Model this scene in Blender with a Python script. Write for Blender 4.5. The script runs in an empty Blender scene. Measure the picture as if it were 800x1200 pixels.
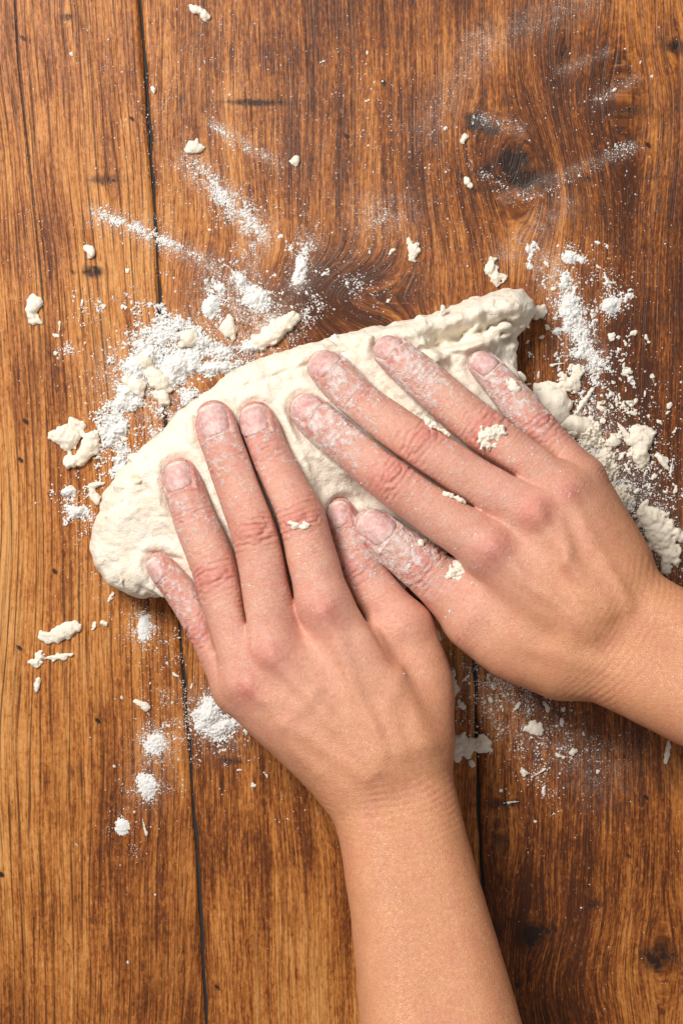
import bpy, math, random
import numpy as np
from mathutils import Vector

# ------------------------------------------------------------------ camera, light, exposure
S, H = 2.817, 1000.0            # photo pixels per mm on the table, camera height in mm
sc = bpy.context.scene
cam_d = bpy.data.cameras.new('camera'); cam = bpy.data.objects.new('camera', cam_d)
sc.collection.objects.link(cam); sc.camera = cam
cam.location = (0, 0, H/1000); cam_d.sensor_fit = 'VERTICAL'
cam_d.angle = 2*math.atan(600/S/H); cam_d.clip_start = .01; cam_d.clip_end = 50

world = bpy.data.worlds.new('World'); sc.world = world; world.use_nodes = True
bg = world.node_tree.nodes['Background']
bg.inputs[0].default_value = (1, .975, .95, 1); bg.inputs[1].default_value = .29

def area_lamp(name, loc, target, size, power, col):
    d = bpy.data.lights.new(name, 'AREA'); d.shape = 'SQUARE'; d.size = size; d.energy = power; d.color = col
    o = bpy.data.objects.new(name, d); sc.collection.objects.link(o); o.location = loc
    o.rotation_euler = (Vector(target)-Vector(loc)).to_track_quat('-Z', 'Y').to_euler()
area_lamp('softbox_lamp', (-.52, .56, 1.0), (-.02, .0, .02), .40, 20., (1, .965, .92))

sc.view_settings.view_transform = 'Standard'; sc.view_settings.look = 'None'
sc.view_settings.exposure = 0; sc.view_settings.gamma = 1

# ------------------------------------------------------------------ helpers
rng = np.random.default_rng(7); random.seed(7)
def P(px, py, z=0.0):
    f = (1-z/H)/S
    return np.array([(px-400)*f, (600-py)*f, z])
def PX(X, Y): return 400+X*S, 600-Y*S

def _hash(i, j, k, seed):
    h = (i*374761393 + j*668265263 + k*1442695041 + seed*1013904223) & 0xFFFFFFFF
    h = ((h ^ (h >> 13))*1274126177) & 0xFFFFFFFF
    return ((h ^ (h >> 16)) & 0xFFFF).astype(np.float32)/65535.0
def vnoise(p, scale, seed=0):
    q = np.asarray(p, np.float64)/scale
    if q.shape[-1] == 2: q = np.concatenate([q, np.zeros(q.shape[:-1]+(1,))], -1)
    b = np.floor(q).astype(np.int64); f = (q-b).astype(np.float32); f = f*f*(3-2*f)
    out = 0
    for dx in (0, 1):
        for dy in (0, 1):
            for dz in (0, 1):
                w = (f[..., 0] if dx else 1-f[..., 0])*(f[..., 1] if dy else 1-f[..., 1])*(f[..., 2] if dz else 1-f[..., 2])
                out = out + w*_hash(b[..., 0]+dx, b[..., 1]+dy, b[..., 2]+dz, seed)
    return out*2-1
def fbm(p, scale, octs=3, seed=0, gain=.5):
    s, a, t = 0, 1., 0
    for o in range(octs):
        s = s + a*vnoise(p, scale/2**o, seed+o*17); t += a; a *= gain
    return s/t
def smin(a, b, k):
    h = np.clip(.5+.5*(b-a)/k, 0, 1)
    return b*(1-h)+a*h-k*h*(1-h)
def smax(a, b, k): return -smin(-a, -b, k)
def sstep(a, b, x):
    t = np.clip((x-a)/(b-a), 0, 1); return t*t*(3-2*t)

def surface_nets(F, org, h):
    ins = F < 0
    nx, ny, nz = F.shape
    c0 = ins[:-1, :-1, :-1]
    mixed = np.zeros(c0.shape, bool)
    sl = [slice(0, -1), slice(1, None)]
    for a in (0, 1):
        for b in (0, 1):
            for c in (0, 1):
                mixed |= ins[sl[a], sl[b], sl[c]] != c0
    cells = np.argwhere(mixed)
    idx = np.full(c0.shape, -1, np.int32); idx[mixed] = np.arange(len(cells))
    acc = np.zeros((len(cells), 3)); cnt = np.zeros(len(cells))
    cor = {(a, b, c): F[cells[:, 0]+a, cells[:, 1]+b, cells[:, 2]+c] for a in (0, 1) for b in (0, 1) for c in (0, 1)}
    for ax in range(3):
        for u in (0, 1):
            for v in (0, 1):
                o0 = [u, v]; o0.insert(ax, 0); o1 = [u, v]; o1.insert(ax, 1)
                f0, f1 = cor[tuple(o0)], cor[tuple(o1)]
                m = (f0 < 0) != (f1 < 0)
                t = f0[m]/(f0[m]-f1[m])
                pt = np.repeat(np.array([o0], float), m.sum(), 0); pt[:, ax] = t
                acc[m] += pt; cnt[m] += 1
    V = (cells+acc/cnt[:, None])*h+org
    quads = []
    for ax in range(3):
        a = [slice(None)]*3; b = [slice(None)]*3
        a[ax] = slice(0, -1); b[ax] = slice(1, None)
        for o in range(3):
            if o != ax: a[o] = slice(1, -1); b[o] = slice(1, -1)
        s0, s1 = ins[tuple(a)], ins[tuple(b)]
        e = np.argwhere(s0 != s1)
        off = np.zeros(3, int)
        for o in range(3):
            if o != ax: off[o] = 1
        e = e+off
        u, v = [(1, 2), (2, 0), (0, 1)][ax]
        du = np.zeros(3, int); du[u] = 1; dv = np.zeros(3, int); dv[v] = 1
        def g(q): return idx[q[:, 0], q[:, 1], q[:, 2]]
        Q = np.stack([g(e-du-dv), g(e-dv), g(e), g(e-du)], 1)
        flip = ~ins[e[:, 0], e[:, 1], e[:, 2]]
        Q[flip] = Q[flip][:, ::-1]
        quads.append(Q)
    return V, np.concatenate(quads)

def vnormals(V, Q):
    n = np.cross(V[Q[:, 2]]-V[Q[:, 0]], V[Q[:, 3]]-V[Q[:, 1]])
    N = np.zeros_like(V)
    for c in range(4):
        for k in range(3): N[:, k] += np.bincount(Q[:, c], n[:, k], len(V))
    return N/np.maximum(np.linalg.norm(N, axis=1, keepdims=True), 1e-12)

def relax(V, Q, it, lam=.5):
    for _ in range(it):
        A = np.zeros_like(V); c = np.zeros(len(V))
        for a in range(4):
            i, j = Q[:, a], Q[:, (a+1) % 4]
            c += np.bincount(i, minlength=len(V))+np.bincount(j, minlength=len(V))
            for k in range(3): A[:, k] += np.bincount(i, V[j, k], len(V))+np.bincount(j, V[i, k], len(V))
        V = V+lam*(A/c[:, None]-V)
    return V
def mesh_obj(name, V, faces, mat, parent=None, smooth=True, attrs=None, offset=(0, 0, 0)):
    """V in mm. faces: an (n,3) or (n,4) array"""
    me = bpy.data.meshes.new(name)
    V = np.asarray(V, np.float64)/1000; faces = np.asarray(faces, np.int32)
    n, k = faces.shape
    me.vertices.add(len(V)); me.vertices.foreach_set('co', V.astype(np.float32).ravel())
    me.loops.add(n*k); me.loops.foreach_set('vertex_index', faces.ravel())
    me.polygons.add(n); me.polygons.foreach_set('loop_start', np.arange(0, n*k, k, dtype=np.int32))
    me.polygons.foreach_set('use_smooth', np.full(n, smooth))
    me.update(calc_edges=True); me.validate()
    for an, av in (attrs or {}).items():
        at = me.attributes.new(an, 'FLOAT', 'POINT'); at.data.foreach_set('value', np.asarray(av, np.float32))
    if mat: me.materials.append(mat)
    o = bpy.data.objects.new(name, me); sc.collection.objects.link(o)
    if parent: o.parent = parent
    return o
def tag(o, label=None, cat=None, group=None, kind=None):
    if label: o['label'] = label
    if cat: o['category'] = cat
    if group: o['group'] = group
    if kind: o['kind'] = kind
    return o

# ------------------------------------------------------------------ node helper and materials
class NT:
    def __init__(s, name):
        s.m = bpy.data.materials.new(name); s.m.use_nodes = True
        s.t = s.m.node_tree; s.t.nodes.clear()
        s.out = s.t.nodes.new('ShaderNodeOutputMaterial')
        s.bsdf = s.t.nodes.new('ShaderNodeBsdfPrincipled'); s.t.links.new(s.bsdf.outputs[0], s.out.inputs[0])
    def put(s, sock, v):
        if isinstance(v, bpy.types.NodeSocket): s.t.links.new(v, sock)
        elif v is not None:
            if isinstance(v, tuple) and len(v) == 3 and sock.type == 'RGBA': v = v+(1,)
            sock.default_value = v
    def math(s, op, a, b=None, c=None, clamp=False):
        n = s.t.nodes.new('ShaderNodeMath'); n.operation = op; n.use_clamp = clamp
        for i, v in enumerate((a, b, c)): s.put(n.inputs[i], v) if v is not None else None
        return n.outputs[0]
    def mix(s, f, a, b, blend='MIX'):
        n = s.t.nodes.new('ShaderNodeMix'); n.data_type = 'RGBA'; n.blend_type = blend
        s.put(n.inputs[0], f); s.put(n.inputs[6], a); s.put(n.inputs[7], b); return n.outputs[2]
    def attr(s, name):
        n = s.t.nodes.new('ShaderNodeAttribute'); n.attribute_name = name; return n.outputs['Fac']
    def comb(s, x, y, z=0.0):
        n = s.t.nodes.new('ShaderNodeCombineXYZ'); s.put(n.inputs[0], x); s.put(n.inputs[1], y); s.put(n.inputs[2], z); return n.outputs[0]
    def noise(s, vec, scale, detail=2., rough=.5, dist=0.):
        n = s.t.nodes.new('ShaderNodeTexNoise'); s.put(n.inputs['Vector'], vec)
        n.inputs['Scale'].default_value = scale; n.inputs['Detail'].default_value = detail
        n.inputs['Roughness'].default_value = rough; n.inputs['Distortion'].default_value = dist
        return n.outputs['Fac']
    def voro(s, vec, scale, feature='F1'):
        n = s.t.nodes.new('ShaderNodeTexVoronoi'); n.feature = feature; s.put(n.inputs['Vector'], vec)
        n.inputs['Scale'].default_value = scale; return n.outputs['Distance']
    def ramp(s, f, stops, interp='LINEAR'):
        n = s.t.nodes.new('ShaderNodeValToRGB'); n.color_ramp.interpolation = interp
        e = n.color_ramp.elements
        while len(e) < len(stops): e.new(.5)
        for el, (p, c) in zip(e, stops):
            el.position = p; el.color = (c, c, c, 1) if not isinstance(c, tuple) else c+(1,)
        s.put(n.inputs[0], f); return n.outputs[0]
    def smooth(s, v, a, b):
        n = s.t.nodes.new('ShaderNodeMapRange'); n.interpolation_type = 'SMOOTHSTEP'
        s.put(n.inputs[0], v); n.inputs[1].default_value = a; n.inputs[2].default_value = b; return n.outputs[0]
    def obj(s):
        return s.t.nodes.new('ShaderNodeTexCoord').outputs['Object']
    def bump(s, h, strength, dist, prev=None):
        n = s.t.nodes.new('ShaderNodeBump'); n.inputs['Strength'].default_value = strength
        n.inputs['Distance'].default_value = dist; s.put(n.inputs['Height'], h)
        if prev is not None: s.put(n.inputs['Normal'], prev)
        return n.outputs[0]
    def set(s, **kw):
        for k, v in kw.items(): s.put(s.bsdf.inputs[k.replace('_', ' ')], v)

def wood_material():
    n = NT('varnished_wood')
    gu, gv, tone, knot, crack, dust, seed = [n.attr(a) for a in ('gu', 'gv', 'tone', 'knot', 'crack', 'dust', 'seed')]
    def st(a, b, off=0.): return n.comb(n.math('DIVIDE', gu, a), n.math('DIVIDE', gv, b), n.math('ADD', seed, off))
    f1 = n.noise(st(11., 190.), 1, 3, .55)
    f2 = n.noise(st(2.6, 90., 3.), 1, 3, .6)
    f3 = n.noise(st(.55, 15., 7.), 1, 2, .65)
    f4 = n.noise(st(1.0, 2.6, 11.), 1, 3, .6, .6)
    f5 = n.noise(st(26., 40., 17.), 1, 2, .5)
    f6 = n.noise(st(1.25, 120., 23.), 1, 2, .55)
    lines = n.attr('lines')
    wav = n.math('SINE', n.math('ADD', n.math('MULTIPLY', gu, 1.75), n.math('MULTIPLY', n.noise(st(9., 160., 31.), 1, 2), 14.)))
    brk = n.smooth(n.noise(st(2.2, 34., 37.), 1, 2), .36, .56)
    l0 = n.math('MULTIPLY', n.math('MULTIPLY', n.smooth(wav, .74, .97), brk), lines)
    a = .5
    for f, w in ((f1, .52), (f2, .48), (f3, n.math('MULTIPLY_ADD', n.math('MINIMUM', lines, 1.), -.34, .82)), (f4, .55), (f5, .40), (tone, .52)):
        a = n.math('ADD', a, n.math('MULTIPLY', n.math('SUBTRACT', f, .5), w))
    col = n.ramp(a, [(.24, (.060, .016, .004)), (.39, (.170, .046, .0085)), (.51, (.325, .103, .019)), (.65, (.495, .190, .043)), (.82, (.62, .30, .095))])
    # dark open-grain lines and dashes
    l1 = n.smooth(f6, .47, .33); l2 = n.smooth(f3, .46, .30); l3 = n.smooth(f4, .40, .22)
    col = n.mix(n.math('MULTIPLY', l0, .78), col, (.07, .022, .007))
    col = n.mix(n.math('MULTIPLY', l1, .42), col, (.085, .024, .006))
    col = n.mix(n.math('MULTIPLY', l2, .40), col, (.075, .022, .006))
    col = n.mix(n.math('MULTIPLY', l3, .50), col, (.07, .021, .006))
    lt = n.smooth(f4, .60, .76)
    col = n.mix(n.math('MULTIPLY', lt, .35), col, (.50, .235, .075))
    kn = n.noise(n.obj(), 420, 3, .6)
    kg = n.noise(st(.8, 5., 41.), 1, 3, .65)
    col = n.mix(n.math('MULTIPLY', n.smooth(knot, .008, .40), .75), col, (.055, .018, .006))
    k = n.smooth(n.math('ADD', knot, n.math('ADD', n.math('MULTIPLY', n.math('SUBTRACT', kn, .5), 1.3), n.math('MULTIPLY', n.math('SUBTRACT', kg, .5), 1.6))),   .36, .66)
    k = n.math('MULTIPLY', k, n.smooth(knot, .05, .3))
    col = n.mix(n.math('MULTIPLY', k, .92), col, (.020, .009, .006))
    wob = n.math('MULTIPLY', n.math('SUBTRACT', n.noise(n.obj(), 260, 2), .5), .9)
    cr = n.smooth(n.math('ADD', n.math('ABSOLUTE', crack), wob), .62, .22)
    cr = n.math('MULTIPLY', cr, n.smooth(gv, -40., -95.))
    col = n.mix(n.math('MULTIPLY', cr, .85), col, (.018, .010, .008))
    # thin film of flour rubbed into the grain
    d1 = n.noise(n.obj(), 1500, 2, .7); d2 = n.noise(n.obj(), 240, 3, .6)
    dd = n.math('MULTIPLY', dust, n.math('MULTIPLY_ADD', n.smooth(d2, .3, .7), .9, .25))
    film = n.math('MULTIPLY', dd, .22)
    spk = n.smooth(n.math('ADD', d1, n.math('MULTIPLY', dd, .20)), .66, .74)
    fm = n.math('MAXIMUM', film, n.math('MULTIPLY', spk, n.smooth(dust, .03, .3)), clamp=True)
    col = n.mix(n.math('MINIMUM', fm, .85), col, (.74, .68, .61))
    hgt = n.math('SUBTRACT', n.math('MULTIPLY', f4, .6), n.math('ADD', n.math('MULTIPLY', l1, .7), n.math('MULTIPLY_ADD', l0, .8, n.math('MULTIPLY', l2, .5))))
    hgt = n.math('SUBTRACT', hgt, n.math('MULTIPLY', cr, 2.))
    hgt = n.math('SUBTRACT', hgt, k)
    n.set(Base_Color=col, Roughness=n.math('MULTIPLY_ADD', fm, .4, .44), Normal=n.bump(hgt, .40, .0004))
    n.bsdf.inputs['Specular IOR Level'].default_value = .26
    return n.m

def skin_material():
    n = NT('skin')
    red, flour, tan, fine = n.attr('red'), n.attr('flour'), n.attr('tan'), n.attr('fine')
    co = n.obj()
    m1 = n.noise(co, 130, 4, .6); m2 = n.noise(co, 700, 2, .6); m3 = n.noise(co, 45, 2)
    col = n.mix(tan, (.700, .352, .245), (.645, .296, .146))
    r = n.math('ADD', red, n.math('MULTIPLY', n.math('SUBTRACT', m1, .48), 1.1), clamp=True)
    col = n.mix(r, col, (.60, .185, .140))
    col = n.mix(n.math('MULTIPLY', n.smooth(m2, .52, .72), .30), col, (.78, .47, .35))
    col = n.mix(n.math('MULTIPLY', n.smooth(m2, .47, .30), .32), col, (.44, .155, .095))
    col = n.mix(n.math('MULTIPLY', n.smooth(m3, .50, .72), .38), col, (.56, .245, .135))
    # flour clinging to the skin, in patches, creases and specks
    e1 = n.noise(co, 330, 4, .62, .4); e2 = n.noise(co, 1900, 2, .6)
    dens = n.math('ADD', n.math('MULTIPLY', flour, .36), n.math('MULTIPLY', n.math('SUBTRACT', e2, .5), .22))
    patch = n.smooth(n.math('ADD', e1, dens), .58, .96)
    spk = n.math('MULTIPLY', n.smooth(n.math('ADD', e2, n.math('MULTIPLY', flour, .14)), .68, .76), n.smooth(flour, .0, .25))
    fl = n.math('MAXIMUM', n.math('MULTIPLY', patch, n.smooth(flour, .02, .35)), n.math('MULTIPLY', spk, .5), clamp=True)
    film = n.math('MULTIPLY', flour, n.math('MULTIPLY', n.smooth(e1, .2, .75), .50))
    fl = n.math('MAXIMUM', fl, film)
    col = n.mix(n.math('MULTIPLY', fl, .80), col, (.85, .80, .77))
    cell = n.voro(co, 1150, 'DISTANCE_TO_EDGE'); cell2 = n.noise(co, 1500, 2, .6)
    h = n.math('ADD', n.smooth(cell, 0., .18), n.math('MULTIPLY', cell2, 1.2))
    cr = n.noise(co, 420, 3, .7, 1.2)
    h = n.math('ADD', h, n.math('MULTIPLY', n.smooth(n.math('ABSOLUTE', n.math('SUBTRACT', cr, .5)), .0, .05), .45))
    b = n.bump(h, .42, .00028)
    b = n.bump(n.math('MULTIPLY', fl, n.math('MULTIPLY_ADD', e2, 1., .5)), .8, .0005, b)
    n.set(Base_Color=col, Roughness=n.math('ADD', n.math('MULTIPLY_ADD', fl, .35, .29), n.math('MULTIPLY', m1, .22)), Normal=b,
          Subsurface_Weight=.16, Subsurface_Scale=.0020, Subsurface_Radius=(1., .34, .2))
    n.bsdf.inputs['Specular IOR Level'].default_value = .5
    return n.m

def nail_material():
    n = NT('fingernail'); co = n.obj()
    ln, edge = n.attr('along'), n.attr('edge')
    fl = n.noise(co, 520, 4, .65); m = n.noise(co, 190, 3, .6); f2 = n.noise(co, 1800, 2, .6)
    col = n.ramp(n.math('ADD', ln, n.math('MULTIPLY', n.math('SUBTRACT', m, .5), .35)), [(.03, (.76, .60, .52)), (.14, (.60, .335, .30)), (.70, (.555, .27, .245)), (.95, (.66, .42, .37))])
    col = n.mix(n.math('MULTIPLY', n.smooth(m, .5, .7), .4), col, (.62, .40, .38))
    f = n.smooth(n.math('ADD', fl, n.math('ADD', n.math('MULTIPLY', edge, .26), n.math('MULTIPLY', n.math('SUBTRACT', f2, .5), .4))), .62, .86)
    film = n.smooth(fl, .36, .68)
    f = n.math('MAXIMUM', f, n.math('MULTIPLY', film, .46))
    col = n.mix(n.math('MULTIPLY', f, .8), col, (.85, .80, .77))
    n.set(Base_Color=col, Roughness=n.math('MULTIPLY_ADD', f, .4, .40), Normal=n.bump(n.math('ADD', f, n.math('MULTIPLY', m, .8)), .6, .0004))
    return n.m

def dough_material(name, warm):
    n = NT(name); bs = .62 if warm else .38; co = n.obj()
    a = n.noise(co, 90, 4, .6); b = n.noise(co, 420, 4, .65); c = n.noise(co, 1600, 2, .6)
    base = (.86, .778, .655) if warm else (.84, .755, .63)
    col = n.mix(n.smooth(a, .45, .75), base, (.80, .69, .54))
    col = n.mix(n.math('MULTIPLY', n.smooth(b, .56, .74), .6), col, (.70, .54, .34))
    col = n.mix(n.math('MULTIPLY', n.smooth(c, .5, .72), .6), col, (.86, .815, .73))
    h = n.math('ADD', n.math('MULTIPLY', b, 1.), n.math('MULTIPLY', c, .5))
    n.set(Base_Color=col, Roughness=.72, Normal=n.bump(h, bs, .0014), Subsurface_Weight=.25, Subsurface_Scale=.003, Subsurface_Radius=(1., .75, .5))
    n.bsdf.inputs['Specular IOR Level'].default_value = .25
    return n.m

def flour_material():
    n = NT('flour'); co = n.obj()
    c = n.noise(co, 1400, 3, .65)
    col = n.mix(n.smooth(c, .35, .7), (.84, .815, .775), (.91, .90, .875))
    n.set(Base_Color=col, Roughness=.95, Normal=n.bump(c, .7, .0012))
    n.bsdf.inputs['Specular IOR Level'].default_value = .1
    return n.m

def plain(name, col, rough):
    n = NT(name); n.set(Base_Color=n.mix(n.noise(n.obj(), 300, 3), col, tuple(c*.5 for c in col)), Roughness=rough); return n.m

M_WOOD, M_SKIN, M_NAIL = wood_material(), skin_material(), nail_material()
M_DOUGH, M_CRUMB, M_FLOUR = dough_material('dough', True), dough_material('dough_crumb', False), flour_material()
M_DARK = plain('dark_underlay', (.020, .021, .024), .8)

# ------------------------------------------------------------------ where the flour lies (photo pixels on the table)
# x0, y0, x1, y1, half width, grains, grain size mm
STREAKS = [
 (222, 188, 262, 232, 8, 520, .40), (255, 225, 305, 272, 13, 1200, .42), (300, 272, 285, 300, 10, 200, .3), (110, 250, 152, 264, 5, 460, .42), (150, 262, 200, 285, 6, 460, .38),
 (195, 282, 250, 310, 5, 280, .32), (250, 146, 276, 166, 4, 160, .34), (270, 165, 322, 190, 6, 170, .3), (362, 284, 345, 335, 8, 330, .38),
 (345, 300, 365, 260, 16, 130, .28), (245, 335, 262, 372, 9, 420, .38), (272, 322, 312, 360, 11, 560, .4), (300, 360, 340, 400, 14, 420, .34), (355, 375, 372, 355, 9, 320, .36),
 (435, 258, 455, 250, 12, 150, .28), (400, 325, 445, 355, 9, 240, .34), (660, 298, 672, 302, 8, 260, .34), (645, 320, 668, 372, 12, 420, .42),
 (662, 345, 690, 425, 12, 1000, .45), (688, 410, 702, 440, 14, 560, .42), (706, 352, 722, 362, 9, 420, .38), (690, 300, 720, 350, 22, 200, .34),
 (590, 232, 640, 228, 6, 90, .22), (640, 225, 742, 172, 5, 190, .22), (712, 176, 742, 170, 6, 60, .32), (548, 135, 610, 152, 9, 110, .28), (540, 190, 620, 236, 6, 190, .28),
 (700, 115, 745, 75, 14, 60, .24), (690, 440, 790, 560, 42, 620, .40), (675, 485, 742, 600, 17, 1700, .42), (735, 560, 792, 600, 26, 260, .38), (740, 600, 795, 690, 22, 380, .36),
 (545, 788, 640, 815, 22, 900, .34), (560, 830, 690, 880, 34, 800, .36), (590, 850, 650, 935, 14, 260, .34), (670, 930, 710, 985, 20, 50, .26),
 (246, 828, 252, 850, 22, 2200, .26), (250, 838, 280, 862, 24, 300, .30), (181, 862, 181, 878, 14, 900, .26), (172, 915, 174, 926, 14, 900, .26),
 (143, 965, 144, 972, 9, 320, .26), (168, 722, 168, 748, 11, 700, .28), (160, 720, 200, 780, 24, 160, .28), (190, 800, 205, 900, 18, 330, .28), (155, 985, 160, 1010, 8, 40, .24),
 (205, 740, 228, 900, 6, 150, .26), (72, 590, 108, 612, 9, 300, .4), (78, 572, 88, 585, 6, 90, .4), (95, 620, 130, 700, 20, 150, .28),
 (105, 358, 116, 366, 9, 120, .3), (80, 372, 170, 340, 5, 100, .26), (65, 412, 90, 405, 7, 130, .32), (150, 400, 200, 385, 12, 400, .4), (125, 480, 150, 545, 15, 700, .42),
 (140, 430, 200, 480, 22, 900, .4), (200, 395, 290, 430, 20, 1200, .42), (195, 470, 210, 505, 10, 260, .36), (170, 490, 184, 520, 7, 220, .36), (222, 20, 260, 60, 40, 40, .24),
 (80, 40, 170, 120, 40, 130, .24), (210, 60, 420, 330, 80, 520, .25), (400, 60, 480, 330, 50, 330, .25), (180, 100, 190, 330, 40, 330, .24), (480, 110, 560, 300, 60, 260, .26),
 (640, 60, 760, 300, 70, 200, .24), (30, 240, 170, 700, 60, 420, .24), (300, 880, 370, 990, 24, 60, .24), (600, 900, 790, 1180, 90, 70, .22), (20, 900, 330, 1190, 90, 50, .22),
 (500, 735, 540, 830, 14, 160, .32)]
def seg_d(px, py, s):
    x0, y0, x1, y1 = s[:4]; dx, dy = x1-x0, y1-y0; L = max(dx*dx+dy*dy, 1e-6)
    t = np.clip(((px-x0)*dx+(py-y0)*dy)/L, 0, 1)
    return np.hypot(px-x0-t*dx, py-y0-t*dy)
SMEARS = [(222, 188, 305, 272, 16, .6), (300, 270, 290, 330, 18, .5), (112, 250, 250, 310, 12, .55), (362, 284, 348, 335, 14, .5), (590, 232, 742, 172, 7, .42), (500, 150, 560, 60, 22, .32), (560, 50, 690, 0, 20, .35),
          (700, 118, 745, 92, 6, .5), (655, 85, 710, 60, 6, .4), (640, 310, 690, 420, 20, .7), (590, 300, 660, 240, 16, .4), (560, 140, 610, 152, 10, .4), (560, 800, 700, 900, 40, .35),
          (200, 400, 300, 400, 34, .6), (140, 440, 200, 480, 34, .5), (250, 340, 320, 370, 26, .6), (246, 828, 262, 855, 30, .5), (180, 870, 172, 925, 24, .35), (690, 500, 770, 640, 36, .5),
          (250, 146, 325, 192, 7, .5), (430, 250, 470, 250, 26, .3), (280, 120, 480, 320, 90, .10), (740, 860, 800, 900, 30, .1)]
def dust_at(px, py):
    d = np.zeros(np.shape(px))
    for s in SMEARS: d += s[5]*np.exp(-(seg_d(px, py, s)/s[4])**2)
    return np.clip(d, 0, 1)

# ------------------------------------------------------------------ the table: planks on a dark underlay
def lerp_curve(pts, y):
    ys = [p[1] for p in pts]; xs = [p[0] for p in pts]
    return np.interp(y, ys, xs)
G1 = [(135, -420), (165, 0), (176, 150), (186, 320), (198, 560), (212, 740), (225, 900), (234, 1050), (243, 1200), (258, 1620)]   # main gap
G2 = [(548, 600), (557, 780), (562, 960), (566, 1060), (574, 1200), (590, 1620)]
KNOTS = [(560, 143, 13, 9, .95), (574, 152, 10, 6, .8), (598, 190, 20, 14, 1.0), (612, 210, 24, 11, .95), (612, 183, 10, 8, .7), (580, 222, 34, 4, .55), (622, 1094, 15, 12, 1.0), (570, 1092, 16, 12, .75), (110, 318, 8, 6, .8), (300, 120, 40, 3, .85), (590, 942, 22, 4, .55), (585, 985, 10, 14, .5),
         (775, 1120, 18, 13, .7), (728, 130, 34, 9, .45), (790, 55, 12, 8, .7), (660, 60, 10, 8, .5), (270, 892, 16, 4, .55), (125, 210, 22, 5, .4), (695, 1060, 10, 5, .5), (80, 20, 10, 5, .4)]
def plank(lo, hi, ytop, ybot, tone, seed, slope, curve, crack=None, lines=.5):
    """lo, hi: curves x(y) of the two edges in photo pixels; ytop/ybot: end curves y(x)"""
    step = 4.5
    ny = int((ybot(0)-ytop(0))/step); nx = int((hi(600)-lo(600))/step)
    tv = np.linspace(0, 1, ny+1)[:, None]; tu = np.linspace(0, 1, nx+1)[None, :]
    ya = ytop(0)+(ybot(0)-ytop(0))*tv+0*tu
    xl, xr = lo(ya), hi(ya); g = .68*S
    jit = lambda y, sd: 1.3*vnoise(np.stack([y, y*0+sd], -1), 26., seed)
    px = xl+g+jit(ya, 3.)+(xr-xl-2*g+jit(ya, 9.)-jit(ya, 3.))*tu
    yt, yb = ytop(px)+g, ybot(px)-g
    py = yt+(yb-yt)*tv
    X, Y = (px-400)/S, (600-py)/S
    fx = px-lo(py); gx = fx/S
    yy = (py-600)/S
    u = X+slope*yy+curve(px, py)+fbm(np.stack([X/3, Y*.16], -1), 16., 2, seed)*3.2
    knot = np.zeros_like(X)
    for kx, ky, rx, ry, a in KNOTS:
        dx, dy = (px-kx)/S, (py-ky)/S; R = rx/S
        u += -np.tanh(dx/(.8*R))*R*.9*np.exp(-np.abs(dx)/(2.2*R))*np.exp(-(dy/(3.2*R))**2)*(1 if ry > 7 else .2)
        q = ((px-kx)/rx)**2+((py-ky)/ry)**2
        q = q*(1+.7*vnoise(np.stack([px, py], -1), 11., 5)+.5*vnoise(np.stack([px, py], -1), 5., 7)); knot = np.maximum(knot, a*np.exp(-np.maximum(q, 0)**.9))
    # swirl of dark figure behind the dough
    for bx, by, sx, sy, A in ((395, 350, 70, 38, 22), (235, 350, 40, 70, 6), (640, 240, 60, 60, -4), (660, 1150, 70, 60, 5)):
        u += A*np.exp(-((px-bx)/sx)**2-((py-by)/sy)**2)
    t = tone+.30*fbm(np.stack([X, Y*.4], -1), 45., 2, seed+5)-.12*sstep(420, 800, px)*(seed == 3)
    t = t-.50*np.exp(-((px-395)/85)**2-((py-340)/40)**2)-.34*np.exp(-((px-(735+.03*(py-300)))/24)**2)*sstep(60, 260, py)*sstep(1000, 600, py)
    t = t-.25*np.exp(-((px-600)/70)**2-((py-190)/60)**2)-.12*np.exp(-((px-590)/45)**2-((py-1080)/70)**2)-.12*np.exp(-((px-585)/35)**2-((py-960)/80)**2)
    t = t-.20*np.exp(-((px-690)/60)**2-((py-110)/90)**2)
    cr = np.full_like(X, 9.)
    if crack is not None: cr = crack(px, py)
    top = vnoise(np.stack([X, Y], -1), 30., seed)*.06
    ex = np.minimum(np.minimum(px-px[:, :1], px[:, -1:]-px), np.minimum(py-py[:1], py[-1:]-py))/S
    z = top-.45*np.exp(-(ex/.8)**2)-.05
    n0, n1 = px.shape
    V = np.stack([X, Y, z], -1).reshape(-1, 3)
    I = np.arange(n0*n1).reshape(n0, n1)
    F = np.stack([I[:-1, :-1], I[1:, :-1], I[1:, 1:], I[:-1, 1:]], -1).reshape(-1, 4)
    rim = np.concatenate([I[0, :], I[1:, -1], I[-1, -2::-1], I[-2:0:-1, 0]])
    B = V[rim].copy(); B[:, 2] = -18
    nb = len(V)+np.arange(len(rim)); r2, n2 = np.roll(rim, -1), np.roll(nb, -1)
    F = np.concatenate([F, np.stack([rim, r2, n2, nb], 1)])
    V2 = np.concatenate([V, B]); ext = lambda a: np.concatenate([a.ravel(), a.ravel()[rim]])
    return mesh_obj('plank', V2, F, M_WOOD, table, attrs=dict(gu=ext(u), gv=ext(yy+0*X), tone=ext(t), knot=ext(knot), crack=ext(cr), dust=ext(dust_at(px, py)), seed=np.full(len(V2), seed*3.7), lines=ext(lines+.9*np.exp(-((px-395)/90)**2-((py-340)/48)**2)+.5*np.exp(-((px-605)/50)**2-((py-195)/45)**2))))

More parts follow.
